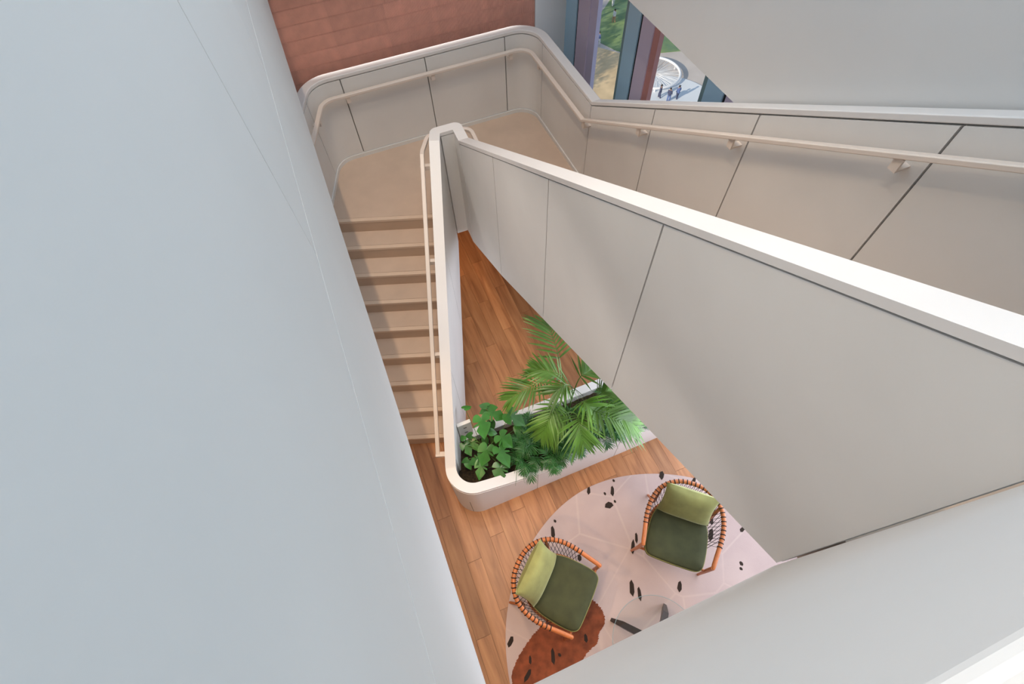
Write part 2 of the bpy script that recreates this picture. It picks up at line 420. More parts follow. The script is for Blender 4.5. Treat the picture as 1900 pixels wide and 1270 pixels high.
ij = [0, it_k - 3.058, it_k - 2.03, it_k - 1.014, it_k - 0.02, it_n2 - 0.004]
for a, b in zip(ij, ij[1:]):
    ipath.sweep('panel', a + 0.005, b - 0.005, 0.0, -0.022, i_bot, lambda s, p: i_top(s, p) - 0.046, 'panel', wi)
ij2 = [it_n2 + 0.006] + [station_of(ipath, -0.637, y) for y in (3.42, 2.40, 1.66)]
for a, b in zip(ij2, ij2[1:]):
    ipath.sweep('panel', a + 0.004, b - 0.004, 0.0, -0.022, i_bot, lambda s, p: i_top(s, p) - 0.046, 'panel', wi)
# outer face of the planter kerb: curved corner panel and straight ones
pj = [it_169 - 0.02] + [station_of(ipath, *sd_xy(sF, d)) for d in (0.693, 1.674)] + [it_end]
for a, b in zip(pj, pj[1:]):
    ipath.sweep('kerb_panel', a + 0.004, b - 0.004, -T + 0.02, -T - 0.004, lambda s, p: 0.0, lambda s, p: i_top(s, p) - 0.04, 'cap', wi)

# ------------------------------------------------------------------ lower flight
st = tag(empty('staircase', (-1.4, Y1, 0)), 'lower stair flight of beige microcement with nine risers', 'staircase')
def loc(o):      # keep world placement under the empty
    o.matrix_parent_inverse = st.matrix_basis.inverted(); return o
xR = -0.735
for i in range(1, 10):
    y = Y1 + (i - 1) * TR
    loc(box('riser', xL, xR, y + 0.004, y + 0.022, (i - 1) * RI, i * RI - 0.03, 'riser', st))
    if i < 9:
        loc(box('tread', xL, xR, y + 0.052, y + TR + 0.004, i * RI - 0.03, i * RI, 'cement', st))
    ns = loc(box('nosing', xL, xR, y, y + 0.050, i * RI - 0.032, i * RI + 0.0008, 'nosing', st)); bevel(ns, 0.003)
v = []
for x in (xL, xR):
    v += [(x, Y1 + 0.03, 0.0), (x, Y1 + 8 * TR + 0.03, 8 * RI - 0.02), (x, Y1 + 8 * TR + 0.2, 1.2), (x, Y1 + 8 * TR - 0.1, 1.02), (x, 2.55, 0.0)]
loc(mesh('soffit', v, [(0, 1, 2, 3, 4), (9, 8, 7, 6, 5)] + [(i, (i + 1) % 5, (i + 1) % 5 + 5, i + 5) for i in range(5)], 'plaster', st))

ol = [opath.at(s)[0] for s in opath.stations(st_nose, st_k)]
poly = [(q.x, q.y) for q in ol] + [sd_xy(S0, 1.128), (-0.44, 4.51), (-0.47, 4.53), (-0.66, 4.47), (-0.715, 4.43), (-0.725, 4.36)]
poly = [(xL, Y1 + 8 * TR + 0.052)] + poly[1:] + [(xR, Y1 + 8 * TR + 0.052)]
tag(prism('landing', poly, 1.2, ZL, 'cement'), 'beige microcement half landing between the two stair flights', 'landing', kind='structure')

# upper flight
su = tag(empty('staircase', W(S0, 1.8, ZL)), 'upper stair flight rising behind the tall white balustrade toward the viewer', 'staircase')
def loc2(o): o.matrix_parent_inverse = su.matrix_basis.inverted(); return o
for j in range(1, 15):
    s = S0 + j * TR2
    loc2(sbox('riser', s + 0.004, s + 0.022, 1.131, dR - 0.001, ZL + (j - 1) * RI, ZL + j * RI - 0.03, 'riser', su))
    if j < 14: loc2(sbox('tread', s, s + TR2 + 0.004, 1.131, dR - 0.001, ZL + j * RI - 0.03, ZL + j * RI, 'cement', su))
v = []
for d in (1.131, dR):
    v += [FRAME @ Vector(p) for p in ((S0 + 0.02, d, ZL - 0.05), (S0 + TR2 + 0.02, d, ZL - 0.05), (S0 + 14 * TR2, d, ZF - 0.25), (S0 + 14 * TR2 + 0.1, d, ZB), (S0 + 0.17, d, 1.2), (S0 + 0.02, d, 1.2))]
loc2(sbox('tread', S0 + 0.0, S0 + TR2 + 0.004, 1.131, dR - 0.001, ZL - 0.04, ZL, 'cement', su))
loc2(mesh('soffit', v, [(0, 1, 2, 3, 4, 5), (11, 10, 9, 8, 7, 6)] + [(i, (i + 1) % 6, (i + 1) % 6 + 6, i + 6) for i in range(6)], 'plaster', su))

# ------------------------------------------------------------------ upper floor: slab edges and walls around the opening
ZT = 8.5
dL = -0.2; sN = 0.118
wl = sbox('wall_left', -5.95, sN + 0.02, dL - 0.16, dL - 0.014, ZB, ZT, 'core'); tag(wl, 'large white panelled wall beside the well with a horizontal groove', 'wall', kind='structure')
zg = 4.715
js = [sN, -1.213, -2.243, -3.273, -4.303, -5.95]
def mk(o, w=0.004): return bevel(o, w)
for k, (a, b) in enumerate(zip(js, js[1:])):
    mk(sbox('panel', b + 0.003, a - 0.003, dL - 0.014, dL, zg + 0.003, ZT, 'plaster', wl), 0.002)
sbox('fascia_panel', -5.95, sN - 0.002, dL - 0.16, dL, ZB, zg - 0.003, 'plaster', wl)
wn = sbox('wall_near', sN, sN + 0.16, dL, 1.031, ZB, 5.55, 'plaster'); tag(wn, 'smooth white parapet face at the near edge of the well', 'wall', kind='structure'); bevel(wn, 0.02, 4)
wr = sbox('wall_right', -5.93, 5.0, dR + 0.13, dR + 0.31, ZB, ZT, 'plaster'); tag(wr, 'plain warm white wall hanging above the upper flight and window', 'wall', kind='structure')
fu = sbox('floor_upper', -5.95, 5.0, -5.0, dL - 0.16, ZB, ZF, 'plaster'); tag(fu, 'upper floor slab beside the well', 'floor', kind='structure')
sbox('slab', sN + 0.16, 5.0, dL - 0.16, dR + 0.13, ZB, ZF, 'plaster', fu)
sbox('slab', -0.10, sN + 0.16, 1.131, dR + 0.13, ZB, ZF, 'cement', fu)
sbox('slab', -5.93, 5.0, dR + 0.31, 3.03, ZB, ZF, 'plaster', fu)
tag(sbox('ceiling', -6.2, 5.0, -5.0, 3.05, ZT, ZT + 0.2, 'roof'), 'white ceiling of the upper floor', 'ceiling', kind='structure')
tag(sbox('wall_far_left', -6.2, 5.0, -5.2, -5.0, -0.3, ZT + 0.2, 'plaster'), 'plain white side wall beyond the stairs', 'wall', kind='structure')
tag(sbox('wall_behind', 5.0, 5.2, -5.0, 3.05, -0.3, ZT + 0.2, 'plaster'), 'plain white wall behind the viewer', 'wall', kind='structure')
tag(sbox('wall_facade_upper', -6.2, 5.0, 3.05, 3.25, ZB, ZT + 0.2, 'plaster'), 'plain white facade wall above the window', 'wall', kind='structure')

# ------------------------------------------------------------------ terracotta tiled wall behind the landing
sT = -5.95
wb = sbox('wall_back', sT - 0.25, sT - 0.02, -5.0, 2.625, -0.3, ZT, 'grout'); tag(wb, 'terracotta wall of ribbed tiles behind the landing', 'wall', kind='structure')
TW, TH, NR = 0.585, 0.150, 40
tv = []; tf = []
prof = [(0.0003, -0.02), (0.0003, 0.0)]
p_ = (TW - 0.001) / NR
for i in range(NR):
    x0 = 0.0005 + i * p_
    prof += [(x0 + p_ * 0.10, 0.0), (x0 + p_ * 0.17, 0.014), (x0 + p_ * 0.50, 0.014), (x0 + p_ * 0.57, 0.0)]
prof += [(TW - 0.0003, 0.0), (TW - 0.0003, -0.02)]
for z in (0.0025, TH - 0.0025):
    for d, h in prof: tv.append((h, d, z))
n_ = len(prof)
for i in range(n_ - 1): tf.append((i, i + 1, i + 1 + n_, i + n_))
tf.append(tuple(range(n_))); tf.append(tuple(range(n_, 2 * n_))[::-1])
tile_me = None
for row in range(4, 26):
    for c in range(0, 8):
        d = 2.625 - (c + 1) * TW; z = -0.05 + row * TH
        if z > ZB - 0.02: continue
        if tile_me is None:
            o = mesh('tile', tv, tf, 'terracotta', wb); tile_me = o.data
        else:
            o = bpy.data.objects.new('tile', tile_me); COL.objects.link(o); o.parent = wb
        o.matrix_basis = Matrix.Translation(W(sT - 0.012, d, z)) @ FRAME
tag(sbox('wall_pier', sT - 0.2, sT + 0.0, 2.627, 3.06, -0.3, ZB, 'plaster'), 'white pier between the terracotta wall and the window', 'wall', kind='structure')

# ------------------------------------------------------------------ glazed facade
D = 3.05
def window(name, s_a, s_b, label):
    o = sbox(name, s_a, s_b, D + 0.055, D + 0.067, -0.2, ZB, 'pane'); tag(o, label, 'window', kind='structure'); return o
w1 = window('window_1', -5.95, -4.655, 'tall window pane overlooking the lawn')
w2 = window('window_2', -4.655, -3.29, 'tall window pane overlooking the white ring outside')
w3 = window('window_3', -3.29, -1.9, 'tall window pane mostly hidden by the upper flight')
w4 = window('window_4', -1.9, 1.0, 'tall window pane hidden behind the upper flight')
def fin(w, s0, first=False):
    # seen from inside: grey-green rebate, blue cover, black gasket, mauve fin, lavender or red edge
    if not first: sbox('rebate', s0 - 0.055, s0, D - 0.005, D + 0.05, -0.2, ZB, 'green_metal', w)
    sbox('cover', s0, s0 + 0.225, D - 0.015, D + 0.05, -0.2, ZB, 'blue_metal', w)
    sbox('gasket', s0 + 0.225, s0 + 0.262, D + 0.0, D + 0.05, -0.2, ZB, 'black', w)
    sbox('fin', s0 + 0.262, s0 + 0.465, D - 0.012, D + 0.05, -0.2, ZB, 'mauve', w)
    sbox('fin_edge', s0 + 0.465, s0 + 0.56, D + 0.0, D + 0.05, -0.2, ZB, 'lavender' if first else 'red_metal', w)
sbox('cover', -5.953, -5.68, D - 0.015, D + 0.05, -0.2, ZB, 'blue_metal', w1)
sbox('gasket', -5.68, -5.642, D + 0.0, D + 0.05, -0.2, ZB, 'black', w1)
sbox('fin', -5.642, -5.37, D - 0.012, D + 0.05, -0.2, ZB, 'mauve', w1)
sbox('fin_edge', -5.37, -5.215, D + 0.0, D + 0.05, -0.2, ZB, 'lavender', w1)
fin(w2, -4.595); fin(w3, -3.235); fin(w4, -1.87)
tag(sbox('wall_spandrel', -6.2, 5.0, D, D + 0.2, -1.2, -0.2, 'plaster'), 'white sill spandrel under the window', 'wall', kind='structure')
tag(sbox('wall_facade_side', 1.0, 5.0, D, D + 0.2, -0.2, ZB, 'plaster'), 'plain white facade wall beside the windows', 'wall', kind='structure')

# ------------------------------------------------------------------ handrails
def rail(name, path, a, b, off, ztop, hw, hh, m, label, ends=()):
    t = empty(name, tuple(path.at(a)[0])); tag(t, label, 'handrail')
    o = path.sweep('rail', a, b, off + hw, off - hw, lambda s, p: ztop(s, p) - hh, ztop, m, t, smooth=30)
    o.matrix_parent_inverse = t.matrix_basis.inverted(); bevel(o, 0.006)
    return t
def rz_o(s, p): return o_top(s, p) - 0.17
hr = rail('handrail', opath, 0.3, st_end - 0.6, 0.085, rz_o, 0.024, 0.034, 'steel', 'cream flat handrail fixed along the outer parapet of landing and upper flight')
def bracket(t, path, s, zt):
    p, n = path.at(s); nn = n.normalized(); tg = Vector((-nn.y, nn.x, 0)); z = zt(s, p) - 0.034
    mb = MB()
    def bx(o0, o1, a, b, z0, z1):
        v = [];
        for zz in (z0, z1):
            for o_, t_ in ((o0, a), (o1, a), (o1, b), (o0, b)): q = p + nn * o_ + tg * t_; v.append((q.x, q.y, zz))
        mb.add((v, [(0, 3, 2, 1), (4, 5, 6, 7), (0, 1, 5, 4), (1, 2, 6, 5), (2, 3, 7, 6), (3, 0, 4, 7)]))
    bx(0.078, 0.092, -0.022, 0.022, z - 0.06, z + 0.004); bx(0.0, 0.092, -0.022, 0.022, z - 0.072, z - 0.06)
    o = mb.build('bracket', 'steel', t); o.matrix_parent_inverse = t.matrix_basis.inverted()
for s in [0.8, 1.7, jl - 0.05] + [station_of(opath, *sd_xy(sB, d)) for d in (0.20, 1.20, 2.17)] + [station_of(opath, *sd_xy(s, dR)) for s in (-5.30, S0 + 0.02, S0 + 0.98, S0 + 2.0, S0 + 3.0)]:
    bracket(hr, opath, s, rz_o)
# inner rail of the lower flight on the stair side of the balustrade, curving round the nose
irp = Path(fillet([(-0.84, 1.72), (-0.823, 4.33), (-0.78, 4.56), (-0.47, 4.66), (-0.33, 4.62), sd_xy(S0 + 0.05, 1.235), sd_xy(S0 + 2.0, 1.235)], [0.1, 0.1, 0.1, 0.1, 0.1], 8), 1)
ir_n = station_of(irp, -0.823, 4.27); ir_k = station_of(irp, *sd_xy(S0, 1.235))
irp = with_breaks(irp, [ir_n, ir_k])
def rz_i(s, p):
    if s <= ir_n: return ZC - 0.15 - 0.648 * (ir_n - s)
    if s <= ir_k: return ZC - 0.15
    return ZC - 0.15 + SL2 * (s - ir_k)
hi = rail('handrail', irp, 0.0, irp.st[-1], 0.0, rz_i, 0.021, 0.034, 'steel', 'cream flat handrail on the stair side of the well balustrade')
def ibox(name, x0, x1, y0, y1, z0, z1):
    o = box(name, x0, x1, y0, y1, z0, z1, 'steel', hi); o.matrix_parent_inverse = hi.matrix_basis.inverted(); return o
z_e = rz_i(0, None)
ibox('return', -0.862, -0.735, 1.70, 1.75, z_e - 0.034, z_e)
for y in (2.6, 3.4, 4.2):
    z = rz_i(station_of(irp, -0.83, y), None)
    ibox('bracket', -0.85, -0.722, y - 0.02, y + 0.02, z - 0.085, z - 0.034)

# ------------------------------------------------------------------ planter bed behind the kerb
pb = empty('planter', W(-1.77, 1.3, 0)); tag(pb, 'long white planter bed at the foot of the stairs', 'planter')
def locp(o): o.matrix_parent_inverse = pb.matrix_basis.inverted(); return o
bevel(locp(sbox('back_kerb', -2.145, -2.045, 0.09, 2.75, 0.0, 0.55, 'cap', pb)), 0.006)
bm = bmesh.new(); nx, ny = 70, 16
gv = [[None] * (ny + 1) for _ in range(nx + 1)]
rs = random.Random(3)
for i in range(nx + 1):
    for j in range(ny + 1):
        d = -0.02 + 2.75 * i / nx; s = -2.05 + 0.56 * j / ny
        p = W(s, d, 0.44 + rs.uniform(-0.016, 0.016)); p.x = max(p.x, -0.662)
        gv[i][j] = bm.verts.new(p)
for i in range(nx):
    for j in range(ny):
        q = [gv[i][j], gv[i + 1][j], gv[i + 1][j + 1], gv[i][j + 1]]
        try: bm.faces.new(q)
        except ValueError: pass
me = bpy.data.meshes.new('soil'); bm.to_mesh(me); bm.free()
locp(link('soil', me, 'soil', pb, 60))
locp(prism('soil_corner', [(-0.66, 1.45), (-0.55, 1.32), (-0.42, 1.40), sd_xy(-2.05, 0.25), (-0.66, 2.0)], 0.0, 0.43, 'soil', pb))

# small white socket box on the back kerb beside the balustrade
sb_ = empty('socket_box', W(-2.09, 0.15, 0.55)); tag(sb_, 'small white socket box on the planter back kerb beside the balustrade', 'socket box')
sb_.rotation_euler = (0, 0, ANG)
bevel(box('housing', -0.075, 0.075, 0.0, 0.04, 0.0, 0.32, 'white_box', sb_), 0.005)
for z in (0.10, 0.23):
    box('socket', -0.018, 0.018, -0.004, 0.001, z - 0.011, z + 0.011, 'ink', sb_)

# ------------------------------------------------------------------ rug
rg = empty('rug', (1.45, -0.043, 0.0)); tag(rg, 'round pale rug with black flecks and a rust patch under the chairs', 'rug')
n = 128
def rrad(a): return 1.696 + 0.01 * math.sin(3 * a + 1) + 0.006 * math.sin(7 * a)
prism('pile', [(rrad(2 * math.pi * i / n) * math.cos(2 * math.pi * i / n), rrad(2 * math.pi * i / n) * math.sin(2 * math.pi * i / n)) for i in range(n)], 0.0005, 0.013, 'rug', rg)
CHIPS = [(1.613, 1.613, 0.023, 0.033, 25), (1.969, 1.539, 0.017, 0.025, 40), (0.759, 1.484, 0.016, 0.029, 20), (1.057, 1.581, 0.008, 0.012, 0), (1.025, 1.464, 0.017, 0.045, 10), (0.938, 1.44, 0.01, 0.008, 0), (0.966, 1.311, 0.035, 0.029, -60), (1.037, 1.348, 0.01, 0.012, 0), (0.349, 1.17, 0.012, 0.01, 0), (0.314, 1.054, 0.019, 0.047, 5), (1.212, 0.952, 0.012, 0.039, 10), (1.16, 0.859, 0.016, 0.052, 15), (1.086, 0.462, 0.021, 0.054, 8), (1.156, 0.408, 0.017, 0.045, 5), (1.578, 0.458, 0.019, 0.035, 25), (2.059, 1.085, 0.016, 0.027, 20), (2.019, 0.944, 0.023, 0.047, 30), (2.268, 0.646, 0.016, 0.017, 0), (2.252, 0.595, 0.014, 0.01, 0), (2.369, 0.985, 0.016, 0.027, 60), (-0.19, 0.036, 0.019, 0.039, 35), (0.559, 0.036, 0.014, 0.029, 5), (0.222, -0.104, 0.017, 0.052, 3), (-0.004, -0.126, 0.012, 0.027, 5), (-0.036, -0.25, 0.017, 0.047, 40), (0.286, -0.094, 0.008, 0.01, 0), (-0.137, 0.471, 0.01, 0.01, 0), (0.577, 0.778, 0.019, 0.023, 20)]
rc = random.Random(5)
for (x, y, w, h, a) in CHIPS:
    a = R(a); pts = []
    shape = [(-0.9, 0.75), (-0.1, 1.15), (0.75, 0.55), (1.05, -0.45), (0.45, -1.15), (-0.75, -0.6)]
    w = max(w, 0.012) * 1.3; h = max(h, 0.012) * 1.3
    for px, py in shape:
        px *= w * rc.uniform(0.8, 1.1); py *= h * rc.uniform(0.85, 1.1)
        pts.append((x - 1.45 + px * math.cos(a) + py * math.sin(a), y + 0.043 - px * math.sin(a) + py * math.cos(a)))
    prism('fleck', pts, 0.012, 0.0150, 'chip', rg)
PATCH = [(0.674, 0.371), (0.76, 0.261), (0.761, 0.156), (0.696, 0.073), (0.666, -0.01), (0.56, -0.089), (0.471, -0.199), (0.324, -0.336), (0.075, -0.419), (-0.12, -0.41), (-0.19, -0.298), (-0.155, -0.157), (-0.052, -0.013), (0.094, 0.133), (0.24, 0.231), (0.468, 0.327)]
pp = spline([(x, y, 0) for x, y in PATCH + PATCH[:1]], 360)[:-1]
pc = Vector((0.28, 0.0, 0)); pts = []
for i, p in enumerate(pp):
    q = p + (p - pc).normalized() * (rc.uniform(-0.006, 0.009)); pts.append((q.x - 1.45, q.y + 0.043))
pts = [q for q in pts if math.hypot(*q) < 1.665]
prism('rust_patch', pts, 0.012, 0.0142, 'hide', rg)

# ------------------------------------------------------------------ glass coffee table
tb = empty('coffee_table', (1.17, -0.04, 0.013)); tag(tb, 'round glass coffee table with dark splayed legs partly hidden by the parapet', 'table')
n = 64; r_ = 0.405
o = prism('glass_top', [(r_ * math.cos(2 * math.pi * i / n), r_ * math.sin(2 * math.pi * i / n)) for i in range(n)], 0.387, 0.397, 'tglass', tb)
rim = tube('rim', [(r_ * math.cos(2 * math.pi * i / n), r_ * math.sin(2 * math.pi * i / n), 0.392) for i in range(n)], 0.0022, 'green_metal', tb, 6, True)
for a in (56, 146, 236, 326):
    c, s = math.cos(R(a)), math.sin(R(a)); v = []
    for (rr, z, hw, th) in ((0.40, 0.0, 0.016, 0.03), (0.30, 0.20, 0.028, 0.05), (0.13, 0.386, 0.030, 0.05)):
        for dr, t in ((-th, -hw), (th * 0.4, -hw), (th * 0.4, hw), (-th, hw)):
            v.append(((rr + dr) * c - t * s, (rr + dr) * s + t * c, z))
    f = [(3, 2, 1, 0), (8, 9, 10, 11)]
    for k in (0, 4):
        for j in range(4): f.append((k + j, k + (j + 1) % 4, k + 4 + (j + 1) % 4, k + 4 + j))
    mesh('leg', v, f, 'bronze', tb)

# ------------------------------------------------------------------ lounge chairs
HALF = [(0.333, 0.0, 0.585), (0.346, 0.12, 0.60), (0.360, 0.24, 0.615), (0.364, 0.34, 0.63), (0.350, 0.45, 0.65), (0.308, 0.555, 0.672), (0.235, 0.635, 0.69), (0.14, 0.687, 0.70), (0.05, 0.705, 0.703)]
def pillow(w, h, t, nx=26, ny=18):
    v = []; f = []
    for sgn in (1, -1):
        for i in range(nx + 1):
            for j in range(ny + 1):
                x = -1 + 2 * i / nx; y = -1 + 2 * j / ny
                e = max(0, (1 - abs(x) ** 3.2)) ** 0.55 * max(0, (1 - abs(y) ** 3.0)) ** 0.55
                pin = 1 - 0.055 * (1 - x * x) * (abs(y) ** 2)
                pin2 = 1 - 0.075 * (1 - y * y) * (abs(x) ** 2)
                wr = 0.02 * math.sin(9 * x + 4 * y) * abs(x) ** 3 * e
                v.append((x * w / 2 * pin2, y * h / 2 * pin, sgn * (t / 2 * e + wr * t)))
    k = (nx + 1) * (ny + 1)
    for q in range(2):
        for i in range(nx):
            for j in range(ny):
                a = q * k + i * (ny + 1) + j; f.append((a, a + 1, a + ny + 2, a + ny + 1) if q else (a, a + ny + 1, a + ny + 2, a + 1))
    return v, f
def make_chair():
    t = empty('lounge_chair')
    full = [Vector(p) for p in HALF] + [Vector((-p[0], p[1], p[2])) for p in HALF[::-1]]
    rp = spline(full, 90)
    rad = [0.0215] * 90; rad[0] = rad[-1] = 0.012; rad[1] = rad[-2] = 0.0195
    tube('arm_rail', rp, rad, 'chairwood', t, 12)
    # seat frame hoop
    fr = spline([(p[0] * 0.80, 0.02 + p[1] * 0.80, 0.335) for p in full], 70)
    tube('seat_frame', fr, 0.017, 'chairwood', t, 8)
    tube('front_rail', [(-0.285, 0.02, 0.335), (0.285, 0.02, 0.335)], 0.017, 'chairwood', t, 8)
    for sx in (1, -1):
        tube('leg', [(sx * 0.333, 0.012, 0.590), (sx * 0.336, 0.018, 0.335), (sx * 0.352, 0.03, 0.0)], [0.020, 0.019, 0.013], 'chairwood', t, 10)
        tube('leg', [(sx * 0.292, 0.565, 0.665), (sx * 0.285, 0.52, 0.335), (sx * 0.310, 0.665, 0.0)], [0.018, 0.019, 0.013], 'chairwood', t, 10)
        tube('brace', [(sx * 0.334, 0.015, 0.34), (sx * 0.25, 0.02, 0.335)], 0.012, 'chairwood', t, 8)
    # cord wrapped around the rail and the net under it
    arc = [0]
    for a, b in zip(rp, rp[1:]): arc.append(arc[-1] + (b - a).length)
    def ra(u):
        x = u * arc[-1]
        for i in range(len(arc) - 1):
            if x <= arc[i + 1]: k = (x - arc[i]) / (arc[i + 1] - arc[i]); return rp[i].lerp(rp[i + 1], k), (rp[i + 1] - rp[i]).normalized()
        return rp[-1], (rp[-1] - rp[-2]).normalized()
    def fa(u):
        x = u * 69; i = min(68, int(x)); return fr[i].lerp(fr[i + 1], x - i)
    mb = MB(); nt = MB(); NW = 36
    us = [0.115 + 0.77 * k / (NW - 1) for k in range(NW)]
    for k, u in enumerate(us):
        p, tg = ra(u); up = Vector((0, 0, 1)); sd = tg.cross(up).normalized(); u2 = sd.cross(tg)
        mb.add(tube_data([p + tg * 0.008 * math.sin(q) * 0.4 + (sd * math.cos(q) + u2 * math.sin(q)) * 0.0228 for q in [2 * math.pi * i / 10 for i in range(10)]], 0.0052, 5, True))
        for dk in (-2, 2):
            if 0 <= k + dk < NW:
                q = fa(us[k + dk]); nt.add(tube_data([p - Vector((0, 0, 0.02)), q + Vector((0, 0, 0.012))], 0.0024, 4))
    tag(mb.build('cord_wrap', 'cord', t, 60), kind='stuff'); tag(nt.build('cord_net', 'cord', t), kind='stuff')
    # seat cushion
    out = spline([(0.0, -0.045, 0), (0.20, -0.038, 0), (0.262, -0.015, 0), (0.288, 0.05, 0), (0.292, 0.20, 0), (0.276, 0.36, 0), (0.22, 0.49, 0), (0.12, 0.55, 0), (0, 0.565, 0), (-0.12, 0.55, 0), (-0.22, 0.49, 0), (-0.276, 0.36, 0), (-0.292, 0.20, 0), (-0.288, 0.05, 0), (-0.262, -0.015, 0), (-0.20, -0.038, 0), (0.0, -0.045, 0)], 97)[:-1]
    c = Vector((0, 0.25, 0)); v = []; f = []; n = len(out)
    rings = [(0.97, 0.345), (1.0, 0.365), (1.0, 0.405), (0.985, 0.425), (0.94, 0.438), (0.7, 0.448), (0.35, 0.451)]
    for k, z in rings:
        for p in out: q = c + (p - c) * k; v.append((q.x, q.y, z))
    for k in range(len(rings) - 1):
        for i in range(n): f.append((k * n + i, k * n + (i + 1) % n, (k + 1) * n + (i + 1) % n, (k + 1) * n + i))
    f.append(tuple(range(n))[::-1]); f.append(tuple(range((len(rings) - 1) * n, len(rings) * n)))
    se = mesh('seat_cushion', v, f, 'velvet', t, 60)
    tube('piping', [(c.x + (p.x - c.x) * 1.0, c.y + (p.y - c.y) * 1.0, 0.410) for p in out], 0.0045, 'piping', se, 6, True)
    pv, pf = pillow(0.53, 0.40, 0.17)
    pl = mesh('back_cushion', pv, pf, 'velvet2', t, 70)
    pl.data.validate()
    pl.matrix_basis = Matrix.Translation((0.0, 0.515, 0.615)) @ Matrix.Rotation(R(62), 4, 'X')
    return t
def copy_tree(o, parent=None):
    c = o.copy(); COL.objects.link(c); c.parent = parent
    for ch in [x for x in bpy.data.objects if x.parent == o]:
        k = copy_tree(ch, c); k.matrix_parent_inverse = ch.matrix_parent_inverse.copy()
    return c
chA = make_chair()
tag(chA, 'teak lounge chair with green velvet cushions nearer the wood floor, by the rust patch', 'chair', 'teak cord lounge chairs on the rug')
chB = copy_tree(chA)
chA.location = (0.552, 0.331, 0.013); chA.rotation_euler = (0, 0, R(150.6 - 90))
chB.location = (1.456, 0.667, 0.013); chB.rotation_euler = (0, 0, R(67.8 - 90))
tag(chB, 'teak lounge chair with olive back cushion beneath the tall white balustrade', 'chair', 'teak cord lounge chairs on the rug')

# ------------------------------------------------------------------ plants
rp_ = random.Random(21)
def leaflet(mb, base, dirv, up, L, Wd, droop, fold=0.25, n=5):
    dirv = dirv.normalized(); sd = dirv.cross(up).normalized(); nn = sd.cross(dirv).normalized()
    prof = [0.35, 0.85, 1.0, 0.8, 0.45, 0.0]; v = []; f = []
    for i in range(n + 1):
        t = i / n; p = base + dirv * (L * t) + Vector((0, 0, -droop * L * t * t)); w = Wd * prof[i] * 0.5
        if i < n: v += [p - sd * w + nn * (w * fold), p, p + sd * w + nn * (w * fold)]
        else: v.append(p)
    for i in range(n - 1):
        a = i * 3; f += [(a, a + 1, a + 4, a + 3), (a + 1, a + 2, a + 5, a + 4)]
    a = (n - 1) * 3; f += [(a, a + 1, a + 3), (a + 1, a + 2, a + 3)]
    mb.add((v, f))
def frond(t, pts, L, wd, m, nl=15, start=0.38, droop=0.25, spread=58, name='frond'):
    rp = spline(pts, 30); mb = MB()
    mb.add(tube_data(rp, [0.0075 * (1 - 0.75 * i / 29) * (wd / 0.026) ** 0.5 for i in range(30)], 5))
    for k in range(nl):
        u = start + (0.985 - start) * k / (nl - 1); i = min(28, int(u * 29)); p = rp[i].lerp(rp[i + 1], u * 29 - i); tg = (rp[i + 1] - rp[i]).normalized()
        up = Vector((0, 0, 1)) - tg * tg.z
        if up.length < 0.15: up = Vector((-0.2, 0.6, 0.3)); up = up - tg * tg.dot(up)
        up.normalize(); sd = tg.cross(up).normalized()
        w = (k / (nl - 1)); ll = L * (0.62 + 0.55 * math.sin(math.pi * min(1, 0.18 + 0.72 * w))) * rp_.uniform(0.9, 1.08); ll *= (1.0 if w < 0.75 else 1 - 1.3 * (w - 0.75))
        ang = R(spread - 34 * w + rp_.uniform(-4, 4))
        for sg in (1, -1):
            dv = tg * math.cos(ang) + sd * sg * math.sin(ang) + up * rp_.uniform(0.08, 0.28)
            leaflet(mb, p, dv, up, ll, wd * rp_.uniform(0.85, 1.1), droop * rp_.uniform(0.7, 1.3))
    return mb.build(name, m, t, 60)
FR_A = [[(0.615, 2.309, 0.46), (0.466, 2.423, 1.25), (0.384, 2.677, 1.5), (0.331, 2.835, 1.5), 0.31], [(0.593, 2.33, 0.46), (0.337, 2.259, 1.25), (0.14, 2.153, 1.42), (-0.076, 2.083, 1.3), 0.26], [(0.581, 2.331, 0.46), (0.476, 2.238, 1.35), (0.329, 2.265, 1.5), (0.177, 2.33, 1.45), 0.24], [(0.605, 2.329, 0.46), (0.614, 2.243, 1.3), (0.707, 2.295, 1.4), (0.827, 2.401, 1.3), 0.28], [(0.59, 2.297, 0.46), (0.437, 2.103, 1.15), (0.311, 1.916, 1.2), (0.228, 1.799, 1.0), 0.24], [(0.591, 2.31, 0.46), (0.544, 2.123, 1.35), (0.46, 2.066, 1.6), (0.354, 2.0, 1.6), 0.27]]
FR_B = [[(0.736, 2.16, 0.46), (0.606, 1.96, 1.15), (0.58, 1.789, 1.3), (0.618, 1.642, 1.15), 0.28], [(0.767, 2.171, 0.46), (0.698, 1.968, 1.2), (0.904, 1.831, 1.3), (1.172, 1.775, 1.05), 0.3], [(0.756, 2.172, 0.46), (0.633, 2.053, 1.2), (0.673, 1.962, 1.35), (0.784, 1.89, 1.2), 0.26], [(0.769, 2.184, 0.46), (0.794, 2.136, 1.1), (0.874, 2.134, 1.25), (0.985, 2.186, 1.2), 0.25], [(0.754, 2.159, 0.46), (0.539, 2.002, 1.1), (0.391, 1.892, 1.15), (0.311, 1.802, 0.95), 0.24], [(0.767, 2.171, 0.46), (0.851, 2.0, 1.2), (0.989, 1.897, 1.25), (1.15, 1.825, 1.1), 0.26]]
def palm(frs, base, label):
    b = Vector(base); t = empty('kentia_palm', b); tag(t, label, 'palm')
    for fr in frs:
        pts = [Vector(p) - b for p in fr[:4]]
        # root every frond at the crown of the stem in the soil
        pts[0] = Vector((rp_.uniform(-0.02, 0.02), rp_.uniform(-0.02, 0.02), 0.0))
        frond(t, pts, fr[4] * 0.98, 0.026, 'palm', nl=15, start=0.42)
    return t
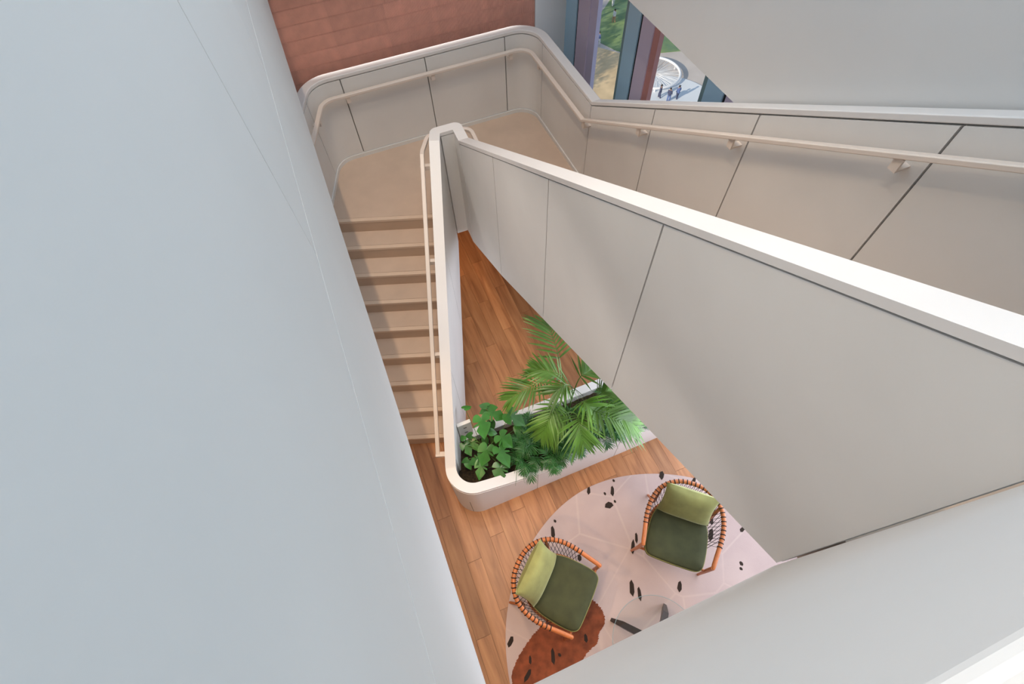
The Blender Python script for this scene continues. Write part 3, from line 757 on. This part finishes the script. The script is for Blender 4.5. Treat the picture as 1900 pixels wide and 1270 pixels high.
palm(FR_A, W(-1.95, 1.30, 0.43), 'tall kentia palm in the planter arching over the wood floor')
palm(FR_B, W(-1.80, 1.42, 0.43), 'kentia palm at the planter front with fronds over the kerb')

# parlour palms: small bushes of short fronds
SMALL = [(0.046, 1.828), (0.081, 1.685), (0.161, 2.03), (0.203, 1.775), (0.264, 1.719), (0.137, 1.892), (0.332, 1.672), (0.378, 1.788), (0.262, 1.962), (0.353, 1.85), (0.443, 1.762), (0.55, 1.86), (0.793, 1.90), (1.079, 2.02), (0.893, 1.88), (1.233, 2.09), (1.204, 2.188), (0.335, 2.052), (1.02, 2.3), (0.55, 2.1), (1.45, 2.2), (0.02, 1.98)]
def pp_label(x, y):
    if x < 0.1: return 'small parlour palm at the right edge of the monstera'
    if y > 2.0 and x < 0.6: return 'small parlour palm at the planter back kerb under the tall kentia palm'
    if x < 0.30: return 'small feathery parlour palm between monstera and kentia palm'
    if x < 0.6: return 'small feathery parlour palm spilling over the front kerb left of the kentia palm'
    if x < 1.0: return 'small parlour palm under the kentia fronds at the front kerb'
    return 'small parlour palm at the right planter end beneath the white balustrade'
for k, (x, y) in enumerate(SMALL):
    b = Vector((x, y, 0.43)); t = empty('parlour_palm', b); tag(t, pp_label(x, y), 'palm', 'parlour palms in the planter')
    for q in range(5):
        a = rp_.uniform(0, 2 * math.pi); ln = rp_.uniform(0.10, 0.20); h = rp_.uniform(0.16, 0.30)
        dv = Vector((math.cos(a), math.sin(a), 0))
        frond(t, [Vector((0, 0, 0)), dv * ln * 0.35 + Vector((0, 0, h * 0.8)), dv * ln * 0.75 + Vector((0, 0, h)), dv * ln * 1.15 + Vector((0, 0, h * 0.82))], 0.095, 0.0105, 'fern', nl=11, start=0.36, droop=0.25, spread=58)

# monstera: heart shaped leaves with slits on long stalks
MON = [(-0.532, 2.175, 0.95, 0.07, 0.05, 40), (-0.37, 1.977, 0.95, 0.1, 0.15, -80), (-0.248, 2.09, 0.95, 0.14, 0.1, -20), (-0.045, 2.062, 0.9, 0.15, 0.1, -30), (-0.282, 1.947, 0.8, 0.07, 0.045, 0), (-0.155, 1.84, 0.85, 0.13, 0.12, -40), (-0.351, 1.722, 0.8, 0.14, 0.12, -110), (-0.176, 1.705, 0.8, 0.15, 0.14, -60), (-0.451, 1.687, 0.7, 0.1, 0.07, 200), (-0.411, 1.605, 0.68, 0.1, 0.12, -100), (-0.213, 1.56, 0.7, 0.055, 0.12, -95), (-0.01, 1.993, 0.7, 0.07, 0.07, -90), (-0.007, 1.919, 0.65, 0.05, 0.08, -90), (-0.585, 1.896, 0.8, 0.05, 0.04, 120), (-0.58, 1.713, 0.62, 0.05, 0.05, 200), (-0.343, 2.166, 1.0, 0.08, 0.04, 150), (-0.354, 2.127, 0.95, 0.06, 0.04, 200), (-0.291, 2.043, 0.75, 0.06, 0.08, -90), (-0.521, 1.93, 0.78, 0.06, 0.04, 170), (-0.366, 1.9, 0.65, 0.06, 0.07, -90), (-0.55, 1.673, 0.6, 0.06, 0.05, -60), (-0.56, 1.827, 0.7, 0.04, 0.1, -60), (-0.488, 1.873, 0.68, 0.04, 0.09, -60)]
def heart(Ln, Wd, slits):
    """leaf in the xy plane, stalk joins at the origin notch, tip at +x"""
    n = 48; v = [(0, 0, 0)]; f = []
    half = [(0.10, 0.0), (-0.02, 0.10), (-0.06, 0.24), (0.0, 0.38), (0.14, 0.47), (0.32, 0.48), (0.52, 0.41), (0.70, 0.28), (0.85, 0.14), (1.0, 0.0)]
    hp = spline([(x, y, 0) for x, y in half], n // 2 + 1)
    ring = [(q.x, q.y) for q in hp] + [(q.x, -q.y) for q in hp[-2::-1]]
    for i, (x, y) in enumerate(ring):
        for sa in slits:
            if i == sa: x = 0.25 + (x - 0.25) * 0.45; y *= 0.38
        v.append((x * Ln, y * Wd, -0.16 * Ln * (x * x) + 0.12 * Wd * abs(y) - 0.25 * Wd * y * y))
    n = len(ring) - 1
    v[0] = (0.22 * Ln, 0, 0.03 * Ln)
    for i in range(1, n + 1): f.append((0, i, i + 1))
    return v, f
mb_ = Vector((-0.33, 1.83, 0.43)); mo = empty('monstera', mb_); tag(mo, 'monstera with glossy slit heart leaves in the planter corner beside the stairs', 'plant')
rm = random.Random(9)
for (x, y, z, Ln, Wd, a) in MON:
    big = max(Ln, Wd) * 1.42
    sl = rm.sample((13, 16, 32, 35), 3) if big > 0.12 else []
    v, f = heart(big * 1.2, big * rm.uniform(0.85, 1.05), sl)
    p = Vector((x, y, z)) - mb_
    c = MB(); st0 = Vector((rm.uniform(-0.1, 0.1), rm.uniform(-0.08, 0.08), 0.0))
    lf = mesh('leaf', v, f, 'mon', mo, 60)
    rot = Matrix.Rotation(R(a), 4, 'Z') @ Matrix.Rotation(R(rm.uniform(8, 30)), 4, 'Y') @ Matrix.Rotation(R(rm.uniform(-18, 18)), 4, 'X')
    ax = rot @ Vector((1, 0, 0))
    lf.matrix_basis = Matrix.Translation(p - ax * big * 0.45) @ rot
    base_l = p - ax * big * 0.25
    mid = st0.lerp(base_l, 0.5) + Vector((0, 0, 0.06))
    tube('stalk', spline([st0, mid, base_l], 9), 0.0032, 'stem', mo, 5)

# loose grass blades drooping over the kerb
gr = empty('spider_grass', (-0.02, 1.70, 0.43)); tag(gr, 'thin dark grass clump drooping over the planter kerb below the monstera', 'plant')
mbg = MB()
for k in range(26):
    a = rm.uniform(0, 2 * math.pi) if k > 6 else rm.uniform(R(-110), R(-40)); ln = rm.uniform(0.16, 0.34); h = rm.uniform(0.2, 0.3)
    dv = Vector((math.cos(a), math.sin(a), 0))
    mbg.add(tube_data(spline([Vector((0, 0, 0)), dv * ln * 0.3 + Vector((0, 0, h)), dv * ln * 0.7 + Vector((0, 0, h * 0.9)), dv * ln + Vector((0, 0, h * 0.75))], 9), [0.0035 * (1 - 0.08 * i) for i in range(9)], 4))
mbg.build('blades', 'fern', gr, 60)

# ------------------------------------------------------------------ warm lamps of the lower level and added fill lamps
def downlight(x, y, z, power, ang=95, col=(1.0, 0.66, 0.36), label='', aim=None):
    t = empty('downlight', (x, y, z)); tag(t, label, 'lamp', 'recessed warm downlights under the upper slab')
    n = 24
    mb = MB(); ring = [((0.05) * math.cos(2 * math.pi * i / n), 0.05 * math.sin(2 * math.pi * i / n), -0.004) for i in range(n)]
    mb.add(tube_data(ring, 0.006, 6, True)); mb.build('trim_ring', 'white_box', t, 60)
    l = bpy.data.lights.new('bulb', 'SPOT'); l.energy = power; l.color = col; l.spot_size = R(ang); l.spot_blend = 0.6; l.shadow_soft_size = 0.05
    o = bpy.data.objects.new('bulb', l); COL.objects.link(o); o.parent = t; o.location = (0, 0, -0.02)
    if aim is not None: o.rotation_euler = Vector(aim).to_track_quat('-Z', 'Y').to_euler()
downlight(-1.25, 0.75, ZB, 100, label='recessed warm downlight in the slab soffit over the foot of the stairs')
downlight(-0.62, -0.6, ZB, 90, label='recessed warm downlight in the slab soffit behind the near parapet')
for k_l, (ss, dd) in enumerate(((-0.9, -0.1), (-2.2, -0.1), (-3.3, -0.1))):
    p = W(ss, dd, ZT); downlight(p.x, p.y, p.z, 235, 75, (1.0, 0.76, 0.53), label=['recessed ceiling downlight above the near end of the well', 'recessed ceiling downlight above the middle of the well', 'recessed ceiling downlight above the landing side of the well'][k_l])
lw_ = empty('linear_lamp', W(-5.895, 0.6, ZB)); lw_.rotation_euler = (0, 0, ANG); tag(lw_, 'slim linear wall washer lamp above the terracotta wall', 'lamp')  # unseen strip light added to brighten the tiles
box('housing', -2.1, 2.0, -0.04, 0.04, -0.012, 0.0, 'white_box', lw_)
l_ = bpy.data.lights.new('tube', 'AREA'); l_.shape = 'RECTANGLE'; l_.size = 4.0; l_.size_y = 0.06; l_.energy = 6; l_.spread = R(18); l_.color = (1.0, 0.93, 0.88)
o_ = bpy.data.objects.new('tube', l_); COL.objects.link(o_); o_.parent = lw_; o_.location = (0, 0, -0.02)
downlight(0.9, -1.1, ZB, 26, 110, (1.0, 0.80, 0.66), label='recessed downlight in the slab soffit behind the near parapet above the rug')
downlight(2.4, -0.6, ZB, 22, 110, (1.0, 0.84, 0.78), label='recessed downlight in the slab soffit beside the upper flight above the rug')
for k_l, ss in enumerate((-0.5, -1.9, -3.3)):  # unseen spots added to lift the balustrade face
    p = W(ss, -0.42, ZB); downlight(p.x, p.y, p.z, 20, 105, (1.0, 0.93, 0.87), label=['adjustable soffit spot turned to the near part of the tall balustrade', 'adjustable soffit spot turned to the middle of the tall balustrade', 'adjustable soffit spot turned to the landing end of the balustrade'][k_l], aim=E2 + Vector((0, 0, -0.75)))
lp = empty('linear_lamp', W(-2.6, -1.2, ZB)); lp.rotation_euler = (0, 0, math.atan2(E1.y, E1.x)); tag(lp, 'slim linear lamp under the upper slab over the stairs', 'lamp')  # unseen strip light added to brighten the balustrade from the left
box('housing', -1.3, 1.3, -0.09, 0.09, -0.012, 0.0, 'white_box', lp)
l_ = bpy.data.lights.new('tube', 'AREA'); l_.shape = 'RECTANGLE'; l_.size = 2.5; l_.size_y = 0.16; l_.energy = 8; l_.color = (1.0, 0.90, 0.80)
o_ = bpy.data.objects.new('tube', l_); COL.objects.link(o_); o_.parent = lp; o_.location = (0, 0, -0.02)
# warm lamp under the lower flight, spilling onto the oak floor
downlight(-1.25, 4.95, 1.2, 34, 150, (1.0, 0.60, 0.30), label='small warm lamp under the half landing')

# ------------------------------------------------------------------ outside: plaza far below the window
ZG = -34.0
k_ = 40.0 / 27.0
def G_(x, y): return (x * k_, y * k_)
gd = box('ground_outside', -60, 140, 5, 190, ZG - 0.5, ZG, 'paving'); tag(gd, 'pale paved plaza far below the window', 'ground', kind='structure')
lw = prism('lawn', [G_(*p) for p in [(8.4, 48.6), (9.3, 47.1), (10.6, 45.65), (12.5, 44.9), (17.5, 45.2), (22, 50), (20, 58), (12, 56), (10.4, 52.8), (9.2, 51.0)]], ZG, ZG + 0.06, 'lawn'); tag(lw, 'green lawn striped with light and dark grass outside the window', 'lawn', kind='stuff')
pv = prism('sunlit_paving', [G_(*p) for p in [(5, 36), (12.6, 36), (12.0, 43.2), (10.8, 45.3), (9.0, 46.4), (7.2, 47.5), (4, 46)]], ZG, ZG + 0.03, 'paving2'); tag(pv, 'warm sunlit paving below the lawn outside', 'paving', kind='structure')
rc_x, rc_y = 19.39, 61.68
dk = prism('round_plinth', [(rc_x + 0.6 + 6.2 * math.cos(2 * math.pi * i / 64), rc_y - 6.3 + 6.2 * math.sin(2 * math.pi * i / 64)) for i in range(64)], ZG, ZG + 0.12, 'white_pave'); tag(dk, 'white circular paving with people standing on it', 'paving', kind='structure')
rw = empty('ring_canopy', (rc_x, rc_y, ZG)); tag(rw, 'white ring sculpture with fine radiating cables on the plaza', 'sculpture')
tube('ring', [(3.3 * math.cos(2 * math.pi * i / 72), 3.3 * math.sin(2 * math.pi * i / 72), 0.55) for i in range(72)], 0.16, 'white_paint', rw, 8, True)
mbs = MB()
for i in range(96):
    a = 2 * math.pi * i / 96 + rm.uniform(-0.03, 0.03); r1 = rm.uniform(0.25, 0.9)
    mbs.add(tube_data([(3.25 * math.cos(a), 3.25 * math.sin(a), 0.55), (r1 * math.cos(a + 0.25), r1 * math.sin(a + 0.25), 0.35)], 0.018, 4))
mbs.build('cables', 'white_paint', rw)
for i in range(3):
    a = 2 * math.pi * i / 3 + 0.4; tube('foot', [(3.3 * math.cos(a), 3.3 * math.sin(a), 0.0), (3.3 * math.cos(a), 3.3 * math.sin(a), 0.5)], 0.12, 'white_paint', rw)

def person(x, y, rz, body, legs, label, walk=0.12, h=1.72):
    t = empty('person', (x, y, ZG + 0.06), rz); tag(t, label, 'person')
    k = h / 1.72
    # one continuous skinned body: pelvis root, spine, neck, head, arms, legs
    J = [((0, 0, 0.95), 0.15), ((0, 0.0, 1.15), 0.14), ((0, 0, 1.38), 0.17), ((0, 0.01, 1.50), 0.06), ((0, 0.02, 1.60), 0.105), ((0, 0.02, 1.71), 0.07),
         ((0.19, 0, 1.40), 0.07), ((0.25, 0.02, 1.13), 0.05), ((0.24, 0.12, 0.90), 0.038), ((-0.19, 0, 1.40), 0.07), ((-0.25, 0.0, 1.13), 0.05), ((-0.24, 0.10, 0.90), 0.038),
         ((0.10, 0, 0.88), 0.11), ((0.11, walk, 0.48), 0.075), ((0.11, walk * 0.9, 0.06), 0.05), ((0.12, walk + 0.14, 0.03), 0.035),
         ((-0.10, 0, 0.88), 0.11), ((-0.11, -walk * 0.3, 0.48), 0.075), ((-0.11, -walk * 1.3, 0.06), 0.05), ((-0.12, -walk * 1.3 + 0.14, 0.03), 0.035)]
    E = [(0, 1), (1, 2), (2, 3), (3, 4), (4, 5), (2, 6), (6, 7), (7, 8), (2, 9), (9, 10), (10, 11), (0, 12), (12, 13), (13, 14), (14, 15), (0, 16), (16, 17), (17, 18), (18, 19)]
    me = bpy.data.meshes.new('body'); me.from_pydata([Vector(j[0]) * k for j in J], E, []); me.update()
    o = link('body', me, 'skin', t)
    o.modifiers.new('skin', 'SKIN')
    sv = me.skin_vertices[0].data
    for i, j in enumerate(J): sv[i].radius = (j[1] * k, j[1] * k * 0.85)
    sv[0].use_root = True
    ss = o.modifiers.new('sub', 'SUBSURF'); ss.levels = 1; ss.render_levels = 1
    # clothing shells following the body
    def shell(name, rings, m, n=14):
        v = []; f = []
        for (cx_, cy_, z, rx, ry) in rings:
            for i in range(n): a = 2 * math.pi * i / n; v.append((Vector((cx_ + rx * math.cos(a), cy_ + ry * math.sin(a), z)) * k))
        for r_ in range(len(rings) - 1):
            for i in range(n): f.append((r_ * n + i, r_ * n + (i + 1) % n, (r_ + 1) * n + (i + 1) % n, (r_ + 1) * n + i))
        f.append(tuple(range(n))[::-1]); f.append(tuple(range((len(rings) - 1) * n, len(rings) * n)))
        return mesh(name, v, f, m, t, 60)
    shell('coat', [(0, 0, 0.80, 0.20, 0.16), (0, 0, 1.0, 0.19, 0.15), (0, 0, 1.25, 0.22, 0.15), (0, 0, 1.42, 0.22, 0.13), (0, 0, 1.48, 0.10, 0.08)], body)
    for sx, w in ((1, walk), (-1, -walk * 1.3)):
        shell('trousers', [(sx * 0.11, w * 0.9, 0.08, 0.075, 0.085), (sx * 0.11, (walk if sx > 0 else -walk * 0.3), 0.48, 0.095, 0.10), (sx * 0.10, 0, 0.88, 0.13, 0.14)], legs)
        shell('sleeve', [(sx * 0.245, 0.10, 0.93, 0.05, 0.05), (sx * 0.25, 0.01, 1.13, 0.065, 0.065), (sx * 0.20, 0, 1.42, 0.08, 0.08)], body)
    shell('hair', [(0, 0.0, 1.60, 0.112, 0.115), (0, 0.0, 1.68, 0.115, 0.118), (0, 0, 1.76, 0.07, 0.08), (0, 0, 1.775, 0.02, 0.02)], 'hair')
    return t
PEOPLE = [((14.46, 38.36), 0.3, 'cloth_mid', 'cloth_dark', 'person in blue standing on the white circular paving outside'),
          ((13.05, 38.6), 1.2, 'cloth_dark', 'cloth_dark', 'person in dark clothes on the white paving beside the ring'),
          ((13.69, 38.1), -0.6, 'cloth_dark', 'cloth_mid', 'person in dark coat at the very edge of the window view'),
          ((10.96, 50.31), 2.0, 'cloth_white', 'skin', 'person in white walking on the lawn outside'),
          ((9.05, 46.75), -1.0, 'cloth_mid', 'cloth_white', 'person in white trousers beside the lawn edge'),
          ((9.55, 51.2), 0.8, 'cloth_dark', 'cloth_mid', 'person in dark clothes at the upper lawn edge'),
          ((11.3, 53.2), 0.1, 'cloth_white', 'cloth_white', 'person all in white at the top of the window view')]
for (p, rz, a, b, lb) in PEOPLE:
    x, y = G_(*p); person(x, y, rz, a, b, lb)

# bare plaza trees whose long shadows stripe the lawn
def make_tree():
    t = empty('plaza_tree'); r = random.Random(4)
    tube('trunk', spline([(0, 0, 0), (0.08, 0.05, 2.4), (-0.05, 0.1, 5.0), (0.1, 0.0, 8.2)], 12), [0.20 - 0.013 * i for i in range(12)], 'bark', t, 8)
    mb = MB(); lf = MB()
    for k in range(26):
        z = r.uniform(2.2, 7.4); a = r.uniform(0, 6.28); ln = r.uniform(1.2, 2.6) * (1.15 - z / 12); dv = Vector((math.cos(a), math.sin(a), 0.75))
        b0 = Vector((0.02, 0.05, z)); p = spline([b0, b0 + dv * ln * 0.5 + Vector((0, 0, 0.1)), b0 + dv * ln], 6)
        mb.add(tube_data(p, [0.06 - 0.009 * i for i in range(6)], 5))
        for q in range(26):
            c = p[r.randint(2, 5)] + Vector((r.gauss(0, 0.3), r.gauss(0, 0.3), r.gauss(0, 0.25))); u = Vector((r.gauss(0, 1), r.gauss(0, 1), r.gauss(0, 1))).normalized() * 0.17; w = u.orthogonal().normalized() * 0.10
            lf.add(([c - u, c + w, c + u, c - w], [(0, 1, 2, 3)]))
    mb.build('branches', 'bark', t, 60); lf.build('foliage', 'leafy', t)
    return t
tree0 = make_tree()
TREES = [(1.5, 62.0), (3.4, 66.0), (1.0, 69.5), (4.5, 71.5), (2.6, 75.0), (-3.0, 57.5), (-2.5, 65.5), (2.2, 58.2), (5.2, 60.2), (0.2, 54.6)]
for k, (x, y) in enumerate(TREES):
    o = tree0 if k == 0 else copy_tree(tree0)
    o.location = (x, y, ZG); o.rotation_euler = (0, 0, k * 1.3); o.scale = (1, 1, 1 + 0.12 * (k % 3))
    tag(o, 'sparse plaza tree casting long shadows over the lawn outside', 'tree', 'sparse trees beside the lawn outside')
